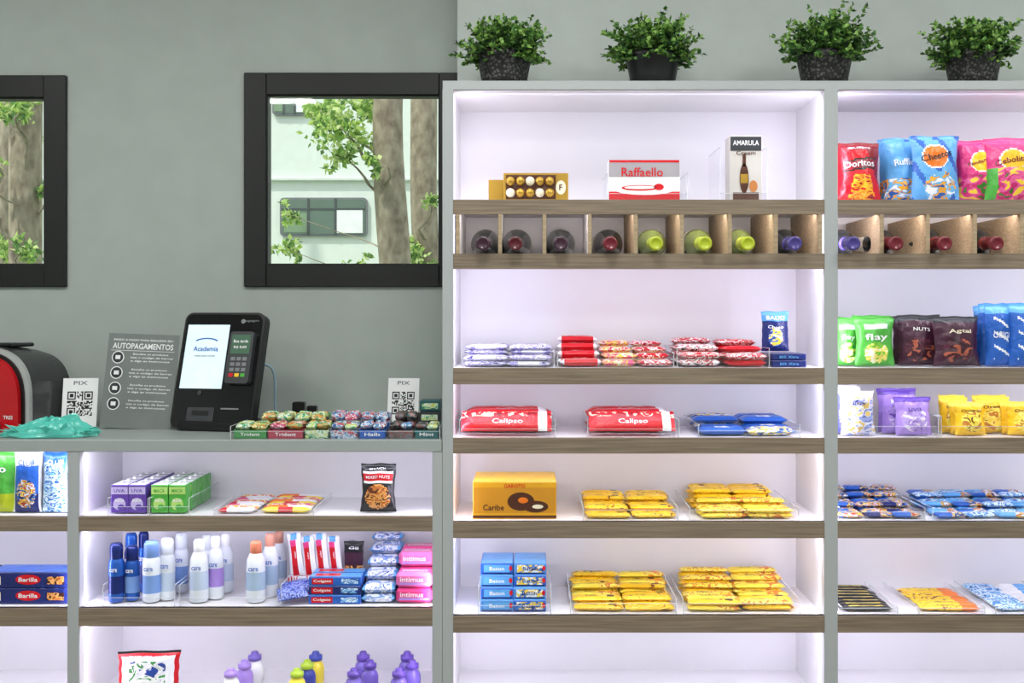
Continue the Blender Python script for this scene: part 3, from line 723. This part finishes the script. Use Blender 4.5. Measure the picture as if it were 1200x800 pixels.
def qr(px0, px1, py0, y, yaw, seed):
    bb = B('qr_code_stand'); w = (px1 - px0) * S(y); h = Z(py0, y) - CT; rnd = random.Random(seed)
    M = T((X((px0 + px1) / 2, y), y, CT + .003)) @ R(yaw, 'Z') @ R(-10, 'X') @ RX90
    bb.extr([(-w / 2, 0), (w / 2, 0), (w / 2, h), (-w / 2, h)], .002, WHITE, M, ACE)
    bb.box((0, .0035, -.02), (w, .003, .04), ACR, M @ R(-10, 'X'))
    n = 21; q = w * .72 / n; cx, cy = 0, h * .47
    bb.text(M, 0, h * .9, 'PIX', w * .4, h * .08, GREY)
    for i in range(n):
        for j in range(n):
            def fin(a, b_): return max(abs(i - a), abs(j - b_))
            d = min(fin(3, 3), fin(3, n - 4), fin(n - 4, n - 4))
            on = d in (0, 1, 3) if d <= 4 else rnd.random() < .5
            if on: bb.quad(M, cx + (i - n / 2 + .5) * q, cy + (j - n / 2 + .5) * q, q, q, BLACK, .0006)
    bb.build()
qr(72, 112, 444, .27, 6, 1); qr(453, 490, 444, .30, -5, 2)
# coffee machine: rounded body, silver rim, red front with brew head and drip tray
bb = B('coffee_machine')
CH = pm('machine_charcoal', (52, 54, 56), .25); CRD = pm('machine_red', (190, 16, 26), .2); CSL = pm('machine_silver', (188, 190, 190), .28, .35)
M = T((X(-18, .2), .20, CT + .001)) @ R(-9, 'Z') @ RX90
def arch(w, h, n=24, p=2.6):
    pts = [(-w / 2, 0)]
    for i in range(n + 1):
        a = math.pi * (1 - i / n); c, s_ = math.cos(a), math.sin(a)
        pts.append((w / 2 * math.copysign(abs(c) ** (2 / p), c), h * .35 + h * .65 * abs(s_) ** (2 / p)))
    pts.append((w / 2, 0)); return pts
wa = .27; ha = .212
for i in range(5):   # body narrows and lowers a little towards the back
    f = (1, .995, .98, .955, .92)[i]
    bb.extr(arch(wa * f, ha * f), .038, CH, M @ T((0, 0, -.036 * i)))
bb.extr(arch(wa * .985, ha * .99), .016, CSL, M @ T((0, 0, .014)))
bb.extr(arch(wa * .90, ha * .94), .012, BLACK, M @ T((0, 0, .018)))
bb.extr(arch(wa * .83, ha * .90), .02, CRD, M @ T((0, 0, .03)))
bb.extr(rrect(wa * .42, ha * .42, .01), .01, BLACK, M @ T((0, ha * .30, .034)))
bb.box((0, .135, .045), (.06, .035, .05), BLACK, M, .006); bb.box((0, .112, .055), (.016, .018, .016), SILV, M, .002)
bb.box((0, .012, .055), (.13, .022, .07), DGREY, M, .004); bb.box((0, .0245, .055), (.115, .003, .06), SILV, M)
bb.text(M, .086, .036, 'TRES', .026, .009, WHITE, .031); bb.oval(M, 0, .168, .012, .012, SILV, .031)
bb.box((0, ha + .002, -.07), (.12, .010, .10), BLACK, M, .004)
bb.build()
def plas():
    bb = B('plastic_bag'); y = .02; c = Vector((X(48, y), y + .04, CT)); n, m_ = 72, 26; vs = []; fs = []
    for j in range(m_ + 1):
        ph = math.pi / 2 * j / m_
        for i in range(n):
            a = 2 * math.pi * i / n
            k = 1 + .22 * noise.noise(Vector((math.cos(a) * 2, math.sin(a) * 2, ph * 2))) + .08 * noise.noise(Vector((math.cos(a) * 7, math.sin(a) * 7, ph * 5)))
            rx, ry, rz = .112 * k, .042 * k, .040 * (1 + .5 * noise.noise(Vector((math.cos(a) * 3, math.sin(a) * 3 + 4, ph))))
            rz *= 1 + .5 * math.cos(a) * math.cos(ph)
            x_, y_ = rx * math.cos(a) * math.cos(ph), ry * math.sin(a) * math.cos(ph)
            cr = .010 * abs(noise.noise(Vector((x_ * 60, y_ * 60, 3)))) * math.sin(ph) + .006 * abs(noise.noise(Vector((x_ * 140, y_ * 140, 8)))) * math.sin(ph)
            vs.append(c + Vector((x_, y_, .002 + rz * math.sin(ph) * .9 + cr)))
    for j in range(m_):
        for i in range(n):
            k = (i + 1) % n; fs.append((j * n + i, j * n + k, (j + 1) * n + k, (j + 1) * n + i))
    TF = translucent('teal_film', (90, 205, 190), .8)
    bb.add(vs, fs, TF, None, False)
    for i in range(18):
        a = U(0, 6.28); p = c + Vector((.09 * math.cos(a), .034 * math.sin(a), .012)); d = Vector((math.cos(a), math.sin(a) * .4, U(.0, .7)))
        leafpoly(bb, p, d, Vector((0, 0, 1)), .035, .02, TF)
    bb.build()
plas()
bb = B('black_adapter'); bb.bx(X(343, .33), X(357, .33), .32, .35, CT + .001, CT + .062, BLACK, .003); bb.bx(X(360, .33), X(371, .33), .32, .35, CT + .001, CT + .052, BLACK, .003); bb.build()
cu = bpy.data.curves.new('power_cable', 'CURVE'); cu.dimensions = '3D'; cu.bevel_depth = .004
sp = cu.splines.new('NURBS'); pts = [(X(300, .3), .3, CT + .16), (X(318, .3), .31, CT + .17), (X(322, .3), .32, CT + .12), (X(318, .3), .33, CT + .05), (X(322, .3), .33, CT + .006), (X(345, .3), .335, CT + .006)]
sp.points.add(len(pts) - 1)
for i, p in enumerate(pts): sp.points[i].co = (*p, 1)
sp.use_endpoint_u = True
ob = bpy.data.objects.new('power_cable', cu); sc.collection.objects.link(ob); cu.materials.append(pm('cable_grey', (150, 175, 190)))
def dispbox(bb, px0, px1, y, d, h, mat, cont, st=None, z=CT, sticks=5):
    w = (px1 - px0) * S(y); x = X((px0 + px1) / 2, y)
    bb.bx(x - w / 2, x + w / 2, y, y + .003, z + .001, z + h * .5, mat); bb.bx(x - w / 2, x + w / 2, y + d - .003, y + d, z + .001, z + h * .8, mat)
    for s_ in (-1, 1): bb.bx(x + s_ * (w / 2 - .001) - .001, x + s_ * (w / 2 - .001) + .001, y, y + d, z + .001, z + h * .55, mat)
    bb.bx(x - w / 2, x + w / 2, y, y + d, z, z + .002, mat)
    for i in range(sticks):
        for j in range(2):
            yy = y + .006 + (d - .012) * (i + .5) / sticks
            bb.flow(T((x + (j - .5) * w * .48, yy, z + h * .42 + U(0, .006))) @ R(U(-5, 5), 'Z') @ R(U(-6, 6), 'Y'), w * .46, (d - .012) / sticks * .95, h * .4, solid(cont[(i + j) % len(cont)]), nx=8, ny=4, seed=i)
    if st:
        FM = T((x, y - .0006, z)) @ RX90; bb.text(FM, 0, h * .26, st, w * .6, h * .2, WHITE)
G1 = busy('gum_green', [(50, 120, 90), (95, 170, 115), (215, 225, 215), (190, 205, 110)], 70)
G2 = busy('gum_pink', [(160, 50, 85), (200, 95, 125), (225, 210, 218), (190, 70, 100)], 70)
G3 = busy('gum_blue', [(50, 72, 130), (90, 135, 185), (200, 215, 230), (180, 80, 95)], 70)
G4 = busy('gum_orange', [(195, 95, 55), (215, 150, 75), (95, 140, 85), (225, 205, 140)], 70)
G5 = busy('gum_dark', [(30, 34, 42), (50, 95, 92), (130, 72, 68), (110, 115, 125)], 70)
bb = B('chewing_gum_display')
for (a, c, m1, ct, s_) in ((274, 312, pm('gum_leaf', (70, 145, 80)), [G1, G4], 'Trident'), (314, 355, pm('gum_rose', (175, 65, 88)), [G2, G4], 'Trident'), (357, 385, G1, [G1, G4], None), (387, 419, G3, [G3, G1], None), (421, 452, BLUE, [G3], 'Halls'), (455, 484, G5, [G5, G3], None), (486, 514, pm('gum_deepteal', (30, 100, 105)), [G5, G1], 'Mint')):
    dispbox(bb, a, c, .02, .07, .040, m1, ct, s_)
for (a, c, m1, ct) in ((305, 342, G4, [G4, G1]), (344, 382, G1, [G1, G4]), (386, 420, G3, [G3, G2]), (422, 455, G3, [G3]), (462, 488, G5, [G5])):
    dispbox(bb, a, c, .105, .07, .060, m1, ct)
bb.build()
bb = B('mint_box_stack')
MD = pm('mint_dark', (35, 85, 90))
for i in range(3):
    FM, TM = bb.carton(X(503, .11), .105 + i * .012, CT + .001 + i * .027, .050, .06, .026, (MD, DGREY, MD)[i]); bb.quad(FM, 0, .013, .04, .014, (G5, G1, G1)[i], .0004)
bb.build()
tray(X(270, .008), X(516, .008), .006, .18, CT, .018, .03)

# ------------------------------------------------------------ left bay row G
def cartonrow(name, px0, px1, n, m1, m2, txt, y0=.03, z=ZG, ch=.07, cols=2):
    bb = B(name); w = (px1 - px0) * S(y0) / cols
    for r in range(n):
        for c in range(cols):
            FM, TM = bb.carton(X(px0, y0) + w * (c + .5) + U(-.001, .001), y0 + r * .042, z + .003, w - .002, .038, ch, m1, top=WHITE, yaw=U(-2, 2))
            bb.quad(FM, 0, ch * .80, w - .004, ch * .26, m2, .0003); bb.text(FM, 0, ch * .8, txt, w * .6, ch * .12, m1, .001)
            bb.oval(FM, 0, ch * .32, w * .34, ch * .22, m2, .0004); bb.text(FM, 0, ch * .45, 'suco', w * .5, ch * .1, WHITE, .0008); bb.oval(FM, w * .1, ch * .2, w * .2, ch * .11, m1, .0007)
            bb.bx(X(px0, y0) + w * (c + .5) - .003, X(px0, y0) + w * (c + .5) + .003, y0 + r * .042 + .012, y0 + r * .042 + .018, z + ch + .003, z + ch + .008, WHITE)
    bb.build()
cartonrow('drink_carton_row', 129, 172, 5, PURP, pm('label_lilac', (195, 182, 228)), 'UVA', ch=.066)
cartonrow('drink_carton_row', 176, 218, 5, GREEN, pm('label_lime', (180, 218, 120)), 'MACA', ch=.066)
tray(X(126, .01), X(174, .01), .01, .25, ZG, .02, .04); tray(X(175, .01), X(222, .01), .01, .25, ZG, .02, .04)
bb = B('cereal_bar_row')
pile(bb, 256, 300, ZG, 1, 8, 1, .011, [lambda u, v: RED if u < -.5 else FWHITE, lambda u, v: PINK if u < -.2 else FWHITE, solid(PW)], jit=4)
pile(bb, 303, 362, ZG, 1, 8, 1, .012, [lambda u, v: RED if abs(u) < .3 else LYEL, solid(PW), lambda u, v: FWHITE if u > 0 else ORANGE], jit=4); bb.build()
tray(X(250, .01), X(368, .01), .01, .25, ZG, .012, .014)
NUT = busy('print_nuts', [(90, 45, 20), (190, 110, 50), (225, 160, 90), (60, 30, 20)], 50)
def poch(u, v):
    if v > .84: return FBLACK
    if v > .60 and abs(u) < .85: return FWHITE if v < .65 or v > .8 else RED
    if (u) ** 2 + ((v - .32) * 3) ** 2 < .6: return NUT
    return FBLACK
bb = B('snack_pouch'); stand(bb, 421, 463, 546, ZG, .03, .035, poch, [('MIXED NUTS', 0, .73, .7, .06, WHITE, 0), ('SNACK', 0, .9, .5, .04, WHITE, 0)], 4, 1); bb.build()
bb = B('biscuit_bag_row')
stand(bb, -22, 15, 530, ZG, .03, .03, lambda u, v: GREEN if v > .3 else LIME, [('bio', 0, .7, .5, .12, WHITE, 0)], 3, 1)
for i, (a, c) in enumerate(((12, 46), (46, 80))):
    stand(bb, a, c, 530, ZG, .03, .028, (lambda u, v: (FWHITE if v > .76 or abs(u) > .88 else (CL if (u * u + ((v - .3) * 3) ** 2) < .5 else (BLUE if v > .3 else DBLUE)))) if i == 0 else (lambda u, v: BLUE if v > .8 else C2), [('CLUB', 0, .8, .6, .09, BLUE if i == 0 else WHITE, 0)], 3, 4 + i, fill=2)
bb.build()
bb = B('pasta_box_stack')
for l in range(2):
    for c in range(2):
        w = .19; FM, TM = bb.carton(X(80, .03) - w / 2 - c * (w + .004), .03, ZH + .001 + l * .038, w, .08, .037, DBLUE, top=BLUE)
        bb.oval(FM, 0, .02, .03, .012, RED, .0004); bb.text(FM, 0, .02, 'Barilla', .045, .01, WHITE, .001); bb.quad(FM, .065, .018, .04, .018, NUT, .0003); bb.quad(FM, -.075, .018, .02, .02, CREAM, .0003)
bb.build()
# ------------------------------------------------------------ left bay row H
def spray(bb, px, y, wpx, pyt, body, band, cap, style=0, z=ZH, lab='care'):
    r = wpx * S(y) / 2; h = Z(pyt, y) - z - .003
    if style == 0:
        prof = [(r * .8, 0), (r, .004), (r, h * .15), (r, h * .45), (r, h * .66), (r * .88, h * .72), (r * .80, h * .74), (r * .84, h * .75), (r * .82, h * .95), (r * .65, h), (.001, h)]
        mats = [body, body, band, body, body, body, cap, cap, cap, cap]
    else:
        prof = [(r * .85, 0), (r, .006), (r * 1.0, h * .2), (r * .98, h * .5), (r * .92, h * .68), (r * .62, h * .79), (r * .55, h * .80), (r * .58, h * .81), (r * .58, h * .96), (r * .45, h), (.001, h)]
        mats = [body, body, band, body, body, body, cap, cap, cap, cap]
    bb.lathe(prof, mats, T((X(px, y), y + r, z + .003)), 24)
    FM = T((X(px, y), y - .0015, z + .003)) @ RX90
    bb.text(FM, 0, h * .56, lab, r * 1.0, h * .06, WHITE if body not in (SH1,) else BLUE, .001)
SH1 = pm('bottle_white', (225, 230, 238), .3); SHB = pm('band_softblue', (120, 155, 215))
CANB = pm('can_blue', (38, 92, 180), .25, .3); CAND = pm('can_navy', (28, 44, 112), .25, .3)
bb = B('deodorant_can_group')
for (px, y, w, t, bd, bn, cp) in ((133, .03, 18, 638, CANB, CAND, CAND), (152, .045, 17, 641, CANB, SHB, CAND), (151, .12, 16, 626, CAND, CANB, CANB), (166, .13, 14, 624, CANB, CAND, CAND)):
    spray(bb, px, y, w, t, bd, bn, cp)
bb.build()
bb = B('lotion_bottle_group')
for i, (px, y, w, t, bn, cp) in enumerate(((174, .03, 21, 636, SHB, SHB), (193, .05, 18, 632, SHB, SH1), (210, .12, 16, 626, SHB, SH1), (230, .03, 22, 634, SHB, WHITE), (250, .06, 19, 630, LPURP, WHITE), (262, .12, 18, 627, SHB, WHITE), (241, .13, 16, 628, SHB, SH1))):
    spray(bb, px, y, w, t, SH1, bn if i % 2 == 0 else pm('band_pale', (190, 205, 228)), cp, i in (3, 4, 5) and 1 or 0)
bb.build()
bb = B('shampoo_bottle_group')
for (px, y, w, t, cp) in ((297, .03, 23, 636, pm('cap_orange', (215, 125, 90))), (314, .08, 20, 627, pm('cap_salmon', (215, 150, 128))), (325, .15, 18, 624, _m['cap_salmon'])):
    spray(bb, px, y, w, t, SH1, pm('label_blueish', (165, 188, 215)), cp, 1)
bb.build()
STR = busy('stripe_red', [(190, 20, 35), (235, 235, 240), (205, 40, 50), (225, 230, 240)], 60, (1, 1, .15))
bb = B('hygiene_packet_group')
for i in range(4):
    yy = .12 + i * .007; xc = X(349 + i * 15, yy)
    M = T((xc, yy, ZH + .047)) @ R(-7, 'Y') @ R(-4, 'X')
    bb.bag(M, .034, Z(626 + i % 2 * 3, yy) - ZH - .045, .010, lambda u, v: (FWHITE if u > .25 or u < -.6 else (RED if v < .7 else PINK)) if v < .86 else (LBLUE if abs(u) < .5 else FWHITE), [('color', 0, .5, .5, .05, WHITE, 90)], i)
bb.bx(X(338, .12), X(404, .12), .112, .16, ZH + .001, ZH + .046, STR, .002); bb.build()
MESH = busy('mesh_blue', [(30, 40, 120), (70, 90, 180), (150, 165, 220), (50, 60, 150)], 120, (1, 1, 1))
bb = B('sponge_packet')
for i in range(2): bb.flow(T((X(342, .03) + i * .004, .04 + i * .028, ZH + .018 + i * .006)) @ R(22, 'X') @ R(18, 'Z'), .07, .050, .018, solid(MESH), seed=i)
bb.build()
bb = B('toothpaste_box_stack')
for l in range(3):
    for r in range(2):
        FM, TM = bb.carton(X(392, .03), .03 + r * .045 + l * .004, ZH + .001 + l * .021, .125, .042, .020, (BLUE, DBLUE, BLUE)[l], yaw=U(-1, 1), top=LBLUE)
        bb.quad(FM, -.03, .01, .05, .014, RED, .0003); bb.text(FM, -.03, .01, 'Colgate', .042, .008, WHITE, .0009); bb.quad(FM, .035, .01, .04, .012, C2, .0003)
        bb.quad(TM, -.02, 0, .06, .025, RED, .0003)
bb.build()
bb = B('razor_packet'); stand(bb, 402, 426, 636, ZH + .03, .14, .012, lambda u, v: FBLACK if v > .7 else (NUT if v < .35 else PLUM), [('Gil', 0, .82, .5, .07, WHITE, 0)], 3, 2); bb.bx(X(402, .14), X(426, .14), .135, .17, ZH + .001, ZH + .03, DBLUE); bb.build()
SB = busy('pack_silver_blue', [(70, 90, 150), (190, 200, 225), (225, 230, 240), (120, 150, 205)], 45)
bb = B('tissue_pack_stack')
for r in range(5):
    for l in range(2 + r):
        bb.flow(T((X(444, .03) - .002, .05 + r * .042, ZH + .003 + l * .022)) @ R(U(-3, 3), 'Z'), .078, .040, .021, lambda u, v: SB if abs(u) < .85 else LBLUE, [('soft', 0, 0, .2, .25, BLUE)], seed=r + l)
bb.build()
bb = B('sanitary_pad_pack_stack')
PK = pm('pad_pink', (220, 62, 130), .3); PK2 = pm('magenta_soft', (224, 105, 165), .3)
for r in range(3):
    for l in range(2 + (r > 0)):
        M = T((X(485, .03), .03 + r * .06, ZH + .003 + l * .036)) @ R(U(-2, 2), 'Z')
        bb.box((0, .028, .0175), (.086, .055, .034), PK if (l + r) % 2 == 0 else PK2, M, .007)
        FM = M @ T((0, -.0006, 0)) @ RX90
        bb.text(FM, -.005, .020, 'intimus', .055, .011, WHITE, .001); bb.quad(FM, .0, .010, .07, .005, LPURP, .0004); bb.text(M @ T((0, .028, .035)), 0, 0, 'intimus', .06, .02, WHITE, .0005)
bb.build()
tray(X(120, .01), X(205, .01), .01, .25, ZH, .02, .05); tray(X(210, .01), X(330, .01), .01, .25, ZH, .02, .05)
# ------------------------------------------------------------ left bay row I
TRP = busy('print_treat', [(40, 70, 150), (225, 225, 230), (240, 240, 240), (70, 150, 80)], 30)
def rdf(u, v):
    e = max(abs(u) * .92, abs(2 * v - 1))
    if e > .82: return RED if e < .9 else FBLACK
    return TRP if abs(u) < .6 and .25 < v < .8 else FWHITE
bb = B('treat_pouch'); stand(bb, 133, 208, 768, ZI, .05, .04, rdf, [('BISCUIT', 0, .89, .6, .05, WHITE, 0)], 5, 3, yaw=4); bb.build()
def detb(bb, px, y, pyt, body, cap, wpx=20):
    r = wpx * S(y) / 2; h = Z(pyt, y) - ZI - .003
    prof = [(r * .85, 0), (r, .006), (r, h * .5), (r * .85, h * .62), (r * .6, h * .70), (r * .6, h * .73), (r * .78, h * .74), (r * .78, h * .88), (r * .45, h * .90), (r * .43, h * .97), (r * .35, h), (.001, h)]
    bb.lathe(prof, [body] * 5 + [cap] * 6, T((X(px, y), y + r, ZI + .003)), 20)
dV = pm('det_violet', (120, 100, 190), .3); dP = pm('det_purple', (95, 66, 165), .3); dL = pm('det_lilac', (165, 135, 215), .3); dG = pm('det_lime', (175, 205, 50), .3); dY = pm('det_yellow', (245, 222, 70), .3); dB = pm('det_blue', (60, 70, 160), .3)
for (c, bodym, capm_, eb, ec) in (((268, 284, 296), WHITE, dL, dL, dV), ((346, 358, 368), dY, dG, dB, dB), ((413, 432, 424), dV, dP, dV, dP), ((466, 482, 476), dV, dP, dV, dP)):
    bb = B('detergent_bottle_group')
    for i, px in enumerate(c):
        detb(bb, px, .03 + i * .055, 786 - i * 10, bodym if i != 1 else eb, capm_ if i != 2 else ec)
    bb.build()

# ------------------------------------------------------------ world, sun, camera
w = bpy.data.worlds.new('world'); sc.world = w; w.use_nodes = True
bg = w.node_tree.nodes['Background']; bg.inputs['Color'].default_value = (.88, .94, 1, 1); bg.inputs['Strength'].default_value = 1.35
l = bpy.data.lights.new('sun', 'SUN'); l.energy = 2.8; l.angle = .02; l.color = (1, .97, .88)
o = bpy.data.objects.new('sun', l); o.rotation_euler = Vector((.45, .5, -.95)).to_track_quat('-Z', 'Y').to_euler(); sc.collection.objects.link(o)
cam = bpy.data.cameras.new('camera'); co = bpy.data.objects.new('camera', cam); sc.collection.objects.link(co)
co.location = (0, -CAMD, CZ); co.rotation_euler = (math.radians(90), 0, 0)
cam.sensor_width = 36; cam.lens = F / 1200 * 36; cam.shift_x = -20 / 1200; cam.shift_y = -31 / 1200; cam.clip_start = .05
sc.camera = co
